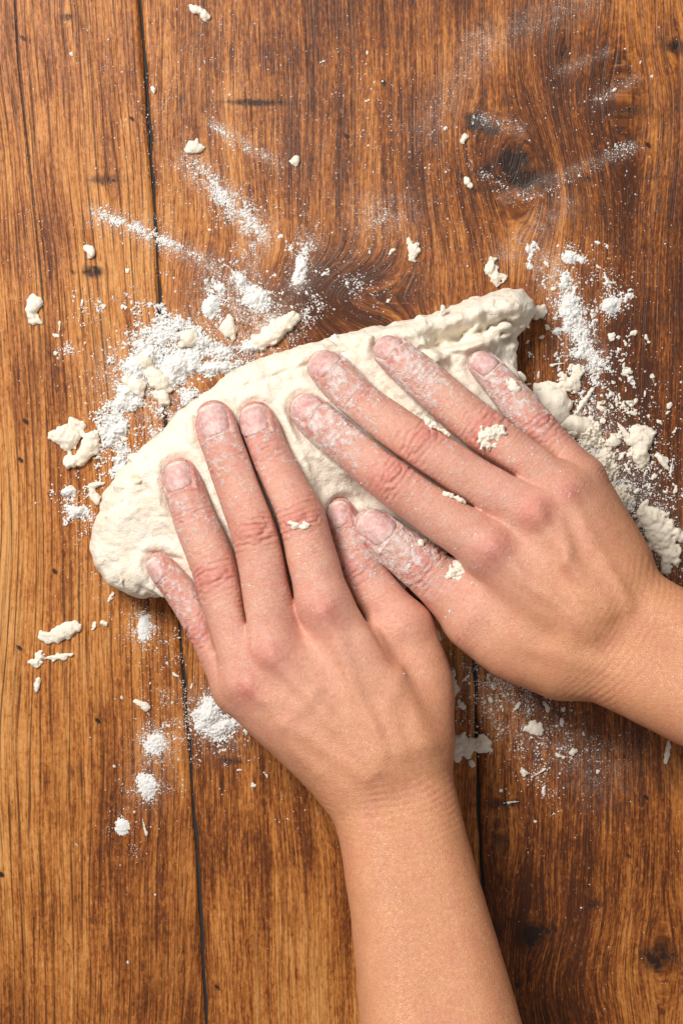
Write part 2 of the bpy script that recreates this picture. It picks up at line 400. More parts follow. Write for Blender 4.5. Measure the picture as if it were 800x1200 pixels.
bw, bh = 330, 400
Vb = np.array([[-bw, -bh, -19], [bw, -bh, -19], [bw, bh, -19], [-bw, bh, -19], [-bw, -bh, -1.1], [bw, -bh, -1.1], [bw, bh, -1.1], [-bw, bh, -1.1]], float)
Fb = np.array([[3, 2, 1, 0], [4, 5, 6, 7], [0, 1, 5, 4], [1, 2, 6, 5], [2, 3, 7, 6], [3, 0, 4, 7]])
Vb[:, :2] *= 1.0
table = mesh_obj('tabletop', Vb*[.93, .93, 1], Fb, M_DARK, smooth=False)
tag(table, 'worn brown wooden tabletop of wide planks with dark gaps between them', 'tabletop', kind='structure')
cst = lambda v: (lambda a: v+0*np.asarray(a, float))
g1 = lambda y: lerp_curve(G1, y); g2 = lambda y: lerp_curve(G2, y)
joint = lambda x: 688+.055*(np.asarray(x, float)-208)
def crack_left(px, py):
    cx = np.interp(py, [-420, 0, 80, 200, 330, 420, 620, 1620], [4, 18, 22, 36, 49, 56, 70, 120])
    return (px-cx)/S
def curve_left(px, py): return 10*np.exp(-((px-0)/110)**2-((py-880)/260)**2)+.00005*(py-500)**2*sstep(500, 1200, py)*.6
zero = lambda px, py: 0*px
plank(lambda y: g1(y)-358, g1, cst(-420), cst(1620), .60, 1, -.075, curve_left, crack_left, lines=1.)
plank(lambda y: g1(y)-720, lambda y: g1(y)-358, cst(-420), cst(1620), .5, 2, -.06, zero)
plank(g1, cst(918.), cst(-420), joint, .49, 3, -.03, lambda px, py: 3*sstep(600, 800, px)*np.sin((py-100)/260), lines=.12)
plank(g1, g2, joint, cst(1620), .56, 4, -.03, zero, lines=.35)
plank(g2, cst(918.), joint, cst(1620), .46, 5, -.01, zero, lines=.2)
plank(cst(918.), cst(1270.), cst(-420), cst(1620), .40, 6, 0., zero)

# ------------------------------------------------------------------ hands
def chain(st, n=4):
    """Catmull-Rom resample of stations (px,py,z,r) -> mm points + radii"""
    A = np.array([np.append(P(a, b, c), r) for a, b, c, r in st])
    E = np.concatenate([[2*A[0]-A[1]], A, [2*A[-1]-A[-2]]]); out = []
    for i in range(1, len(E)-2):
        for t in np.arange(n)/n:
            p0, p1, p2, p3 = E[i-1:i+3]
            out.append(.5*(2*p1+(p2-p0)*t+(2*p0-5*p1+4*p2-p3)*t*t+(3*p1-p0-3*p2+p3)*t**3))
    out.append(A[-1]); return np.array(out)
def chain_sdf(C, p):
    d = np.full(len(p), 1e3, np.float32); C = C.astype(np.float32); p = p.astype(np.float32)
    for a, b in zip(C[:-1], C[1:]):
        ab = b[:3]-a[:3]; L = ab@ab
        q = p-a[:3]; t = np.clip(q@ab/L, 0, 1)
        q -= t[:, None]*ab; dd = np.sqrt(np.einsum('ij,ij->i', q, q))-(a[3]+t*(b[3]-a[3]))
        np.minimum(d, dd, out=d)
    return d
def chain_sdf_box(C, p, far=14.):
    lo = C[:, :3].min(0)-C[:, 3].max()-far; hi = C[:, :3].max(0)+C[:, 3].max()+far
    m = (p[:, 0] > lo[0]) & (p[:, 0] < hi[0]) & (p[:, 1] > lo[1]) & (p[:, 1] < hi[1]) & (p[:, 2] > lo[2]) & (p[:, 2] < hi[2])
    d = np.full(len(p), 30., np.float32)
    if m.any(): d[m] = chain_sdf(C, p[m])
    return d

def unit(v): return v/np.linalg.norm(v)
class Hand:
    def __init__(s, fingers, palm, arm, webs):
        s.webs = webs
        s.fing = {k: chain(v['st']) for k, v in fingers.items()}; s.spec = fingers
        s.pairs = [(0, 1), (1, 2), (2, 3)]
        s.palm = [chain(q, 1) if len(q) == 2 else chain(q, 3) for q in palm]; s.arm = [chain(q, 3) for q in arm]
    def sdf(s, p):
        p = p.astype(np.float32)
        D = [chain_sdf_box(C, p) for C in s.fing.values()]
        Cs = list(s.fing.values()); E = list(D)
        for (i, j), w in zip(s.pairs, s.webs):               # a narrow slit where two fingers touch, ending at the web
            c = (Cs[i][-1, :3]+Cs[j][-1, :3])/2; t = unit((Cs[i][-5, :3]+Cs[j][-5, :3])/2-c)
            g = .44-5.*sstep(w+3, w-7, (p-c)@t); h = (D[i]-D[j])*.5
            E[i] = smax(E[i], h+g, 1.4); E[j] = smax(E[j], g-h, 1.4)
        f = E[0]
        for i in range(1, len(E)): f = smin(f, E[i], .3)
        q = None
        for C in s.palm:
            d = chain_sdf_box(C, p, 20.); q = d if q is None else smin(q, d, 9.)
        a = None
        for C in s.arm:
            d = chain_sdf_box(C, p, 20.); a = d if a is None else smin(a, d, 10.)
        q = smin(q, a, 9.)
        return smin(f, q, 3.2)
    def build(s, h=.54):
        allc = np.concatenate(list(s.fing.values())+s.palm+s.arm)
        lo = (allc[:, :3]-allc[:, 3:]).min(0)-4; hi = (allc[:, :3]+allc[:, 3:]).max(0)+4
        B = 6; n = np.ceil((hi-lo)/(h*B)).astype(int)
        cc = np.stack(np.meshgrid(*[np.arange(k) for k in n], indexing='ij'), -1).reshape(-1, 3)
        Fc = s.sdf(lo+(cc+.5)*h*B)
        F = np.repeat(np.repeat(np.repeat(np.where(Fc < 0, -9, 9).astype(np.float32).reshape(n), B, 0), B, 1), B, 2)
        near = np.abs(Fc) < h*B*1.15
        nb = cc[near]*B
        loc = np.stack(np.meshgrid(*[np.arange(B)]*3, indexing='ij'), -1).reshape(-1, 3)
        ii = (nb[:, None, :]+loc[None]).reshape(-1, 3)
        F[ii[:, 0], ii[:, 1], ii[:, 2]] = s.sdf(lo+ii*h)
        return surface_nets(F, lo, h)


def make_hand(webs, spec, palm, arm, tendons, veins, mcp, wrist, label, flourgain, tanpts):
    for k, v in spec.items():
        m = [1.10, 1.10, 1.10, 1.11, 1.09, 1.09, 1.03] if k != 'thumb' else [1.06, 1.06, 1.05, 1.04, 1.]
        v['st'] = [(a, b, c, r*f) for (a, b, c, r), f in zip(v['st'], m)]
    hd = Hand(spec, palm, arm, webs)
    V, Q = hd.build()
    V = relax(V, Q, 4)
    N = vnormals(V, Q)
    n = len(V)
    red = np.zeros(n); flour = np.zeros(n); disp = np.zeros(n)
    nails = []
    for k, C in hd.fing.items():
        sp = spec[k]; st = sp['st']
        J = [P(*q[:3]) for q in st]; nst = len(st)
        idip, ipip = (2, 4) if k != 'thumb' else (2, None)
        # vertices nearest to this finger
        lo = C[:, :3].min(0)-14; hi = C[:, :3].max(0)+14
        near = np.where(((V > lo) & (V < hi)).all(1))[0]
        dme = chain_sdf(C, V[near].astype(np.float32)); own = near[np.abs(dme) < 1.2]
        p, nn = V[own], N[own]
        roll = math.radians(sp.get('roll', 0))
        def frame(i0, i1):
            t = unit(J[i0]-J[i1])                         # towards the tip
            d0 = unit(np.array([0, 0, 1.])-t*t[2]); l0 = np.cross(t, d0)
            return t, math.cos(roll)*d0+math.sin(roll)*l0, math.cos(roll)*l0-math.sin(roll)*d0
        # arc length from tip
        seg = np.linalg.norm(np.diff(C[:, :3], axis=0), axis=1); arc = np.concatenate([[0], np.cumsum(seg)])
        ci = np.argmin(((p[:, None, :]-C[None, :, :3])**2).sum(2), 1); s = arc[ci]
        red[own] = np.maximum(red[own], .60*np.exp(-((s-2)/9.)**2)+.20)
        fl = sstep(46, 14, s)*.62*sp.get('flour', 1)+.10
        flour[own] = np.maximum(flour[own], fl*flourgain)
        for jn, i in (('dip', idip), ('pip', ipip)):
            if i is None: continue
            t, d, l = frame(i-1, i+1)
            q = p-J[i]-d*st[i][3]*.9; ss, ww = q@t, q@l; dor = sstep(.05, .5, nn@d)
            big = jn == 'pip' or k == 'thumb'
            wob = .8*vnoise(p, 5., 3)
            rho = np.sqrt((ss*1.)**2+(ww*.42)**2)+wob*1.0+.9*vnoise(p, 2.6, 7+st[0][0])
            lam = 2.5 if big else 2.1
            g = (.5+.5*np.cos(2*math.pi*(rho/lam)))**2.2
            env = np.exp(-(rho/(7.4 if big else 4.2))**2)*sstep(.4, 2.4, rho)
            var = np.clip(.6+.6*vnoise(p, 3.4, 11), .05, 1.2)
            disp[own] -= dor*env*g*(1.0 if big else .55)*var
            if big: disp[own] += dor*.55*np.exp(-(rho/4.6)**2)
            # side-to-side crease lines
            g2 = (.5+.5*np.cos(2*math.pi*((ss+wob)/(2.1))))**3
            disp[own] -= dor*g2*.55*np.exp(-(ss/(7. if big else 4.))**2)*var
            red[own] += dor*(.62 if big else .30)*np.exp(-(rho/6.)**2)
        tl = frame(1, nst-2)[0]; sl_ = (p-J[1])@tl+1.2*fbm(p, 7., 2, 19)
        disp[own] -= .13*sstep(.0, .5, nn[:, 2])*(.5+.5*np.cos(2*math.pi*sl_/1.75))**2*np.clip(.5+vnoise(p, 5., 23), 0, 1)*sstep(12, 20, s)
        # nail
        t, d, l = frame(0, 1)
        d = unit(d*1.0+t*sp.get('pitch', .10)); t = unit(t-d*(t@d)); l = np.cross(t, d)
        rt = st[1][3]; Ln = sp.get('nail', 1.55)*rt*sp.get('nl', 1.); W = rt*sp.get('nw', .74)
        tipc = J[0]; front = st[0][3]*sp.get('front', .52)
        nu, nv = 15, 17
        gu = np.linspace(-1, 1, nu); gv = np.linspace(0, 1, nv)
        UU, VV = np.meshgrid(gu, gv, indexing='ij')
        wid = W*np.sqrt(np.clip(1-np.maximum(0, (VV-.66)/.36)**2.4, .05, 1))*np.sqrt(np.clip(1-np.maximum(0, (.26-VV)/.34)**2.0, .05, 1))
        lat = UU*wid; lon = front-VV*Ln
        org = tipc+lon[..., None]*t+lat[..., None]*l+22*d
        o2 = org.reshape(-1, 3); tt = np.zeros(len(o2))
        for _ in range(40): tt += np.clip(chain_sdf(C, (o2-tt[:, None]*d).astype(np.float32)), -1, 4)
        hgt = (22-tt).reshape(nu, nv)
        # keep the free edge from diving over the fingertip: continue the line of the nail
        mid = hgt[:, 6:7]; slope = (hgt[:, 9:10]-hgt[:, 6:7])/3
        line = mid-slope*(6-np.arange(nv))[None, :]*1.0
        fr = sstep(.42, 0, VV)
        hgt2 = np.where(VV < .42, hgt+(np.maximum(line-.07*Ln*fr**2, hgt)-hgt)*.75, hgt)
        off = .26-.46*sstep(.84, 1., VV)-.55*np.abs(UU)**6+.05*vnoise(np.stack([UU*4, VV*1.2], -1)+sp['st'][0][0], .9, 5)
        pos = tipc+lon[..., None]*t+lat[..., None]*l+(hgt2+off)[..., None]*d
        nails.append((pos, UU, VV, d))
        # bed and folds on the skin
        q = p-tipc; a = (front-q@t)/Ln; b = (q@l)/W; dor = sstep(.0, .35, nn@d)
        rr = np.maximum(np.abs(b)**2.2, np.abs((a-.5)/.53)**4)+.0*a
        inside = sstep(1.12, .86, rr)*(a > -.12)
        fold = np.exp(-((rr-1.28)/.26)**2)*(a > .22)
        disp[own] += dor*(-.52*inside+.42*fold)
        red[own] += dor*.16*fold
        flour[own] += dor*.22*fold*flourgain*sstep(.5, 1., a)
    # knuckles, tendons, veins, wrist creases
    up = sstep(.15, .6, N[:, 2])
    for (x, y, z, r, a) in mcp:
        c = P(x, y, z); dd = np.hypot(V[:, 0]-c[0], V[:, 1]-c[1])
        disp += up*1.7*a*np.exp(-(dd/(.85*r))**2); red += up*.62*np.exp(-(dd/(r*.95))**2)
        wv = (.5+.5*vnoise(V*np.array([1, 1, .5]), 2.2, 31)); disp -= up*.22*wv*np.exp(-(dd/(r*1.1))**2)
    for poly, amp, w in tendons+[(a, b*.55, c+.7) for a, b, c in veins]:
        dm = np.full(n, 99.); L = 0
        pp = [P(x, y, 55) for x, y in poly]
        for a, b in zip(pp[:-1], pp[1:]):
            ab = (b-a)[:2]; t = np.clip(((V[:, :2]-a[:2])@ab)/(ab@ab), 0, 1)
            dm = np.minimum(dm, np.hypot(*(V[:, :2]-a[:2]-t[:, None]*ab).T))
        disp += up*2.5*amp*np.exp(-(dm/w)**2)*(.75+.5*vnoise(V, 11., 33))
    (wx, wy, wz), (ax, ay), rad = wrist
    c = P(wx, wy, wz); dr = unit(np.array([ax, -ay])); rel = V[:, :2]-c[:2]
    al = rel@dr; ac = rel@np.array([-dr[1], dr[0]])
    ph = al+.006*ac**2+1.4*fbm(V, 14., 2, 41)
    cre = (.5+.5*np.cos(2*math.pi*ph/2.6))**2*np.exp(-(al/rad)**2)*(.45+.55*vnoise(V, 7., 43))
    disp -= .30*up*cre
    disp += .26*fbm(V, 9., 3, 51)+.45*fbm(V, 26., 2, 57)
    Vd = relax(V+N*disp[:, None], Q, 1, .35)
    red += .22*fbm(V, 12., 3, 61)
    flour += flourgain*.14*np.exp(-(np.maximum(0, np.hypot(V[:, 0]-P(*tanpts[0])[0], V[:, 1]-P(*tanpts[0])[1])-25)/22)**2)
    # tan runs from the fingers (pink) to the forearm (tan)
    a, b = P(*tanpts[0])[:2], P(*tanpts[1])[:2]
    tan = sstep(0, 1, ((V[:, :2]-a)@(b-a))/((b-a)@(b-a)))
    flour *= 1-.9*tan
    o = mesh_obj('hand', Vd, Q, M_SKIN, attrs=dict(red=np.clip(red, 0, 1), flour=np.clip(flour, 0, 1), tan=tan, fine=disp))
    tag(o, label, 'hand')
    for fk, (pos, UU, VV, d) in zip(hd.fing, nails):
        nu, nv = UU.shape
        top = pos.reshape(-1, 3); bot = top-d*.7
        I = np.arange(nu*nv).reshape(nu, nv)
        F1 = np.stack([I[:-1, :-1], I[1:, :-1], I[1:, 1:], I[:-1, 1:]], -1).reshape(-1, 4)
        f = F1[0]; nrm = np.cross(top[f[1]]-top[f[0]], top[f[2]]-top[f[1]])
        if nrm@d < 0: F1 = F1[:, ::-1]
        rim = np.concatenate([I[:, 0], I[-1, 1:], I[-2::-1, -1], I[0, -2:0:-1]]); r2 = np.roll(rim, -1)
        N0 = nu*nv
        F = np.concatenate([F1, F1[:, ::-1]+N0, np.stack([rim, r2, r2+N0, rim+N0], 1)])
        edge = (.9*np.maximum(sstep(.72, 1., UU), sstep(.9, 1., VV))).ravel()
        mesh_obj('thumbnail' if fk == 'thumb' else 'fingernail', np.concatenate([top, bot]), F, M_NAIL, o,
                 attrs=dict(along=np.tile(VV.ravel(), 2), edge=np.tile(edge, 2)))
    return o, hd, Vd, vnormals(Vd, Q), np.clip(flour, 0, 1)

L_f = dict(
 index=dict(st=[(300, 490, 32, 6.2), (305, 506, 33.5, 7.5), (316, 537, 36, 8.2), (332, 570, 38.5, 8.6), (351, 609, 41, 9.7), (364, 655, 42.5, 9.9), (379, 706, 45, 10.6)], roll=-14, flour=.55),
 middle=dict(st=[(251, 490, 32, 6.6), (257, 508, 33.5, 7.9), (271, 542, 36, 8.6), (285, 580, 38.5, 8.8), (301, 625, 41, 9.4), (310, 680, 42.5, 9.5), (319, 757, 45, 10.8)], roll=-8, flour=.75),
 ring=dict(st=[(211, 556, 30, 6.0), (215, 572, 31.5, 7.2), (227, 606, 34, 7.9), (240, 637, 36, 8.1), (256, 677, 38, 8.8), (272, 730, 40, 9.1), (291, 795, 43, 10.4)], roll=-12, flour=.75),
 pinky=dict(st=[(186, 661, 28, 4.7), (194, 671, 28.5, 5.6), (211, 693, 30, 6.2), (224, 711, 31, 6.4), (240, 735, 33, 7.0), (256, 765, 35, 7.6), (279, 808, 38, 9.2)], roll=-42, flour=.8),
 thumb=dict(st=[(399, 599, 24, 5.2), (404, 617, 25.5, 6.9), (421, 664, 28, 8.4), (442, 695, 30, 9.0), (474, 737, 34, 11.2)], roll=-30, nw=.7, flour=.8))
L_palm = [[(379, 706, 45, 10.6), (472, 872, 47, 13.5)], [(319, 757, 45, 10.8), (445, 890, 48, 14)], [(291, 795, 42.5, 10.6), (422, 902, 46, 14)], [(279, 808, 37, 9.5), (403, 908, 40, 13)],
          [(474, 737, 33, 11.2), (494, 800, 36, 12.5), (492, 865, 40, 13.5)], [(440, 760, 33, 9), (420, 830, 38, 11)], [(300, 800, 30, 9), (400, 900, 32, 12)]]
L_arm = [[(420, 905, 43, 15), (439, 957, 46, 16.3), (463, 1062, 58, 17.8), (484, 1200, 76, 20.5), (506, 1330, 95, 23), (528, 1450, 112, 24)],
         [(478, 885, 43, 15), (489, 945, 46, 16.3), (514, 1058, 58, 17.8), (544, 1192, 76, 20.5), (572, 1320, 95, 23), (596, 1440, 112, 24)]]
L_ten = [([(379, 716), (410, 790), (450, 880)], .55, 3.2), ([(319, 770), (375, 830), (440, 900)], .5, 3.2), ([(292, 805), (350, 855), (430, 910)], .35, 3.), ([(436, 745), (470, 800), (500, 870)], .7, 4.5)]
L_vein = [([(372, 808), (362, 822), (348, 832), (334, 848)], .55, 2.3), ([(332, 850), (345, 880), (372, 905)], .6, 2.4), ([(350, 832), (330, 822), (305, 822)], .5, 2.2), ([(400, 760), (420, 820), (440, 850)], .4, 2.6),
          ([(470, 780), (455, 830), (470, 880)], .55, 2.6), ([(414, 740), (428, 790), (432, 815)], -.6, 4.), ([(350, 770), (375, 800), (395, 830)], -.5, 4.)]
L_mcp = [(380, 716, 50, 7.5, .9), (320, 770, 50, 7.5, 1.), (292, 808, 48, 6.5, .5)]
hand_L = make_hand((5, 14, 14), L_f, L_palm, L_arm, L_ten, L_vein, L_mcp, ((468, 950, 60), (.22, .97), 14), 'left hand with its forearm, fingers lightly floured, a crescent crumb on one knuckle', .85, ((330, 700, 45), (440, 960, 50)))

R_f = dict(
 index=dict(st=[(359, 481, 30, 6.2), (372, 492, 32, 7.6), (401, 514, 36, 8.1), (428, 537, 39, 8.4), (459, 562, 42, 9.4), (512, 600, 44, 9.6), (575, 642, 47, 11)], roll=14, flour=1.15, pitch=.3, nl=.85),
 middle=dict(st=[(380, 430, 30, 6.3), (393, 441, 32, 7.6), (422, 472, 36, 8.0), (453, 497, 39, 8.4), (490, 524, 42, 9.2), (552, 561, 44, 9.5), (627, 602, 47, 11)], roll=14, flour=1.0, pitch=.3, nl=.85),
 ring=dict(st=[(456, 412, 30, 6.0), (468, 421, 32, 7.1), (498, 446, 35, 7.7), (528, 472, 38, 8.0), (566, 505, 41, 8.6), (612, 540, 43, 8.8), (662, 578, 45, 10.2)], roll=12, flour=1.1, pitch=.35, nl=.8),
 pinky=dict(st=[(563, 427, 30, 5.0), (573, 436, 31, 6.0), (594, 459, 33, 6.5), (610, 478, 34, 6.8), (628, 501, 36, 7.3), (652, 530, 37, 7.8), (680, 562, 39, 9.2)], roll=16, flour=1.1, pitch=.2),
 thumb=dict(st=[(434, 615, 29, 6.6), (449, 628, 30, 8.4), (493, 663, 32, 9.6), (523, 690, 33, 10.4), (557, 725, 36, 12.4)], roll=10, flour=1.0, nl=1.05))
R_palm = [[(575, 642, 47, 11), (672, 732, 48, 13.5)], [(627, 602, 47, 11), (690, 705, 49, 14)], [(662, 578, 45, 10.4), (706, 680, 47, 14)], [(680, 562, 38, 9.5), (722, 657, 40, 13)],
          [(556, 727, 35, 12.3), (600, 758, 38, 13.5), (654, 778, 40, 14)], [(552, 676, 34, 9.5), (620, 730, 40, 12)], [(680, 580, 31, 9), (720, 660, 34, 12)]]
R_arm = [[(712, 690, 43, 15), (774, 733, 48, 17.2), (893, 787, 64, 19), (1012, 842, 82, 22), (1110, 887, 98, 24)],
         [(676, 768, 42, 15), (748, 791, 47, 17.4), (867, 845, 64, 19), (988, 898, 82, 22), (1086, 940, 98, 24)]]
R_ten = [([(575, 642), (630, 690), (690, 740)], .5, 3.2), ([(627, 602), (670, 660), (710, 720)], .5, 3.2), ([(663, 578), (695, 640), (735, 710)], .4, 3.), ([(560, 720), (620, 760), (700, 780)], .4, 4.)]
R_vein = [([(655, 610), (665, 640), (660, 660)], .7, 2.0), ([(660, 660), (690, 690), (700, 720)], .5, 2.4), ([(610, 680), (650, 700), (690, 700)], .4, 2.4), ([(605, 625), (640, 660), (665, 700)], -.6, 4.),
          ([(648, 590), (672, 630), (700, 680)], -.5, 4.), ([(560, 690), (600, 720), (640, 740)], -.5, 4.)]
R_mcp = [(576, 640, 50, 7.5, .9), (628, 600, 50, 7.5, 1.), (663, 578, 48, 6.5, .6)]
hand_R = make_hand((16, 15, 10), R_f, R_palm, R_arm, R_ten, R_vein, R_mcp, ((745, 735, 60), (.87, .46), 13), 'right hand with its forearm, fingertips caked in white flour, ragged dough scrap on ring finger', .95, ((560, 590, 45), (730, 720, 50)))

# ------------------------------------------------------------------ dough
OUT = [(108, 640), (110, 612), (122, 582), (140, 556), (165, 530), (190, 506), (205, 487), (235, 462), (268, 440), (300, 424), (345, 408), (385, 394), (430, 386), (470, 378), (512, 364), (552, 350), (590, 339),
       (612, 338), (628, 350), (631, 366), (614, 390), (603, 412), (604, 436), (612, 470), (614, 520), (590, 570), (545, 625), (495, 680), (440, 708), (370, 716), (300, 712), (240, 706), (190, 700), (155, 698), (128, 684), (112, 662)]
def poly_sd(poly, X, Y):
    p = np.array(poly, float); d = np.full(X.shape, 1e9); ins = np.zeros(X.shape, bool)
    for a, b in zip(p, np.roll(p, -1, 0)):
        ex, ey = b-a; t = np.clip(((X-a[0])*ex+(Y-a[1])*ey)/(ex*ex+ey*ey), 0, 1)
        d = np.minimum(d, np.hypot(X-a[0]-t*ex, Y-a[1]-t*ey))
        c = ((a[1] > Y) != (b[1] > Y)) & (X < ex*(Y-a[1])/(ey if ey else 1e-9)+a[0]); ins ^= c
    return np.where(ins, -d, d)
def build_dough(h=.62):
    zc = 12.
    pm = [P(x, y, zc)[:2] for x, y in OUT]
    lo = np.array([min(q[0] for q in pm)-6, min(q[1] for q in pm)-6, -2.]); hi = np.array([max(q[0] for q in pm)+6, max(q[1] for q in pm)+6, 46.])
    n = np.ceil((hi-lo)/h).astype(int)
    ax = [lo[i]+np.arange(n[i])*h for i in range(3)]
    X2, Y2 = np.meshgrid(ax[0], ax[1], indexing='ij')
    sd2 = poly_sd(pm, X2, Y2)
    p2 = np.stack([X2, Y2], -1)
    sd2 = sd2+1.7*fbm(p2, 9., 3, 71)+.6*fbm(p2, 3., 2, 73)
    px, py = 400+X2*S*1.02, 600-Y2*S*1.02
    # height of the lump
    top = 28.5+3.0*np.exp(-((px-330)/120)**2-((py-560)/80)**2)+2.4*fbm(p2, 20., 3, 75)-5.*sstep(470, 620, px)
    top = top-9.*np.exp(-(seg_d(px, py, (425, 600, 500, 690))/45)**2)-4.*np.exp(-((px-175)/45)**2-((py-660)/40)**2)
    ridge = seg_d(px, py, (470, 392, 596, 352)); top = top+4.5*np.exp(-(ridge/15)**2)
    top = top-8.0*np.exp(-(seg_d(px, py, (515, 402, 588, 384))/11)**2)
    top = top+5.*np.exp(-(seg_d(px, py, (500, 424, 575, 398))/9)**2)-4*np.exp(-(seg_d(px, py, (585, 410, 605, 385))/14)**2)
    ragg = np.exp(-(seg_d(px, py, (505, 415, 590, 380))/26)**2)
    top = top+ragg*(2.6*vnoise(p2, 4.2, 77)+1.8*vnoise(p2, 2.0, 79))
    crease = np.exp(-(seg_d(px, py, (130, 640, 215, 655))/3.)**2)+np.exp(-(seg_d(px, py, (205, 505, 250, 470))/3.)**2)+.8*np.exp(-(seg_d(px, py, (160, 560, 230, 620))/3.)**2)
    crease = crease+1.2*np.exp(-(seg_d(px, py, (290, 452, 372, 425))/3.)**2)+1.2*np.exp(-(seg_d(px, py, (395, 418, 480, 392))/3.)**2)+np.exp(-(seg_d(px, py, (120, 600, 175, 575))/3.)**2)
    top = top-1.9*crease*(.6+.6*vnoise(p2, 5., 87))
    ll = np.abs(fbm(p2, 7., 2, 83)); top = top-.45*np.exp(-(ll/.05)**2)*(1-ragg)*sstep(-.1, .4, vnoise(p2, 17., 85))
    R = 13.
    Z = ax[2][None, None, :]
    hz = top/2
    qx = np.maximum(sd2[..., None]+R, 0); qz = np.maximum(np.abs(Z-hz[..., None])-hz[..., None]+R, 0)
    F = np.hypot(qx, qz)-R+np.minimum(np.maximum(sd2[..., None]+R, np.abs(Z-hz[..., None])-hz[..., None]+R), 0)
    rr = random.Random(5)
    for _ in range(34):
        t = rr.random(); cx, cy = 500+90*t+rr.gauss(0, 6), 424-36*t+rr.gauss(0, 9)
        c = P(cx, cy, 20+rr.uniform(-2, 4)-3*t); an = math.radians(rr.choice([25, 40, -50, 10])+rr.gauss(0, 15)); a, b = rr.uniform(2.5, 6.5), rr.uniform(1., 2.)
        i0 = np.maximum(((c-lo-9)/h).astype(int), 0); i1 = ((c-lo+9)/h).astype(int)
        sl = tuple(slice(i0[q], max(i1[q], i0[q]+1)) for q in range(3))
        gx, gy, gz = np.meshgrid(ax[0][sl[0]]-c[0], ax[1][sl[1]]-c[1], ax[2][sl[2]]-c[2], indexing='ij')
        u, v = gx*math.cos(an)+gy*math.sin(an), -gx*math.sin(an)+gy*math.cos(an)
        F[sl] = smin(F[sl], (np.sqrt((u/a)**2+(v/b)**2+(gz/(b*1.6))**2)-1)*b, 1.0)
    for _ in range(330):                                   # shaggy flaps and tags on the skin of the dough
        cx, cy = rr.uniform(105, 640), rr.uniform(335, 705); q = P(cx, cy, 22); i, j = int((q[0]-lo[0])/h), int((q[1]-lo[1])/h)
        if not (0 <= i < n[0] and 0 <= j < n[1]) or not (-26 < sd2[i, j] < -1.5) or (sd2[i, j] < -13 and rr.random() < .6): continue
        zi = np.argwhere(F[i, j] < 0)
        if not len(zi): continue
        c = np.array([q[0], q[1], ax[2][zi.max()]-.2]); an = rr.uniform(0, 3.14); a, b = rr.uniform(1.6, 5.), rr.uniform(.8, 1.7); tl = rr.uniform(.5, .9)
        i0 = np.maximum(((c-lo-7)/h).astype(int), 0); i1 = ((c-lo+7)/h).astype(int)
        sl = tuple(slice(i0[k], max(i1[k], i0[k]+1)) for k in range(3))
        gx, gy, gz = np.meshgrid(ax[0][sl[0]]-c[0], ax[1][sl[1]]-c[1], ax[2][sl[2]]-c[2], indexing='ij')
        u, v = gx*math.cos(an)+gy*math.sin(an), -gx*math.sin(an)+gy*math.cos(an)
        F[sl] = smin(F[sl], (np.sqrt((u/a)**2+(v/b)**2+(gz/tl)**2)-1)*tl, .7)
    band = np.argwhere(np.abs(F) < 8.5); pb = (lo+band*h).astype(np.float32)
    f = F[band[:, 0], band[:, 1], band[:, 2]]
    nz = np.argwhere(np.abs(F) < 3.5)
    pn = lo+nz*h
    F = F.astype(np.float32)
    F[nz[:, 0], nz[:, 1], nz[:, 2]] -= (.9*fbm(pn, 6., 3, 91)+.28*vnoise(pn, 1.7, 93)).astype(np.float32)
    f = F[band[:, 0], band[:, 1], band[:, 2]]
    for hd in (hand_L[1], hand_R[1]):
        g = hd.sdf(pb)
        f = f-1.6*np.exp(-((g-3.0)/2.2)**2)
        f = smax(f, -(g+.15), 1.3)
    F[band[:, 0], band[:, 1], band[:, 2]] = f
    F = np.maximum(F, (.02-Z))
    V, Q = surface_nets(F, lo, h)
    # largest piece only is not needed; drop what lies above the hands
    return V, Q
Vd_, Qd_ = build_dough()
dough = mesh_obj('dough', Vd_, Qd_, M_DOUGH)
tag(dough, 'large folded lump of pale shaggy dough pressed beneath both hands', 'dough')

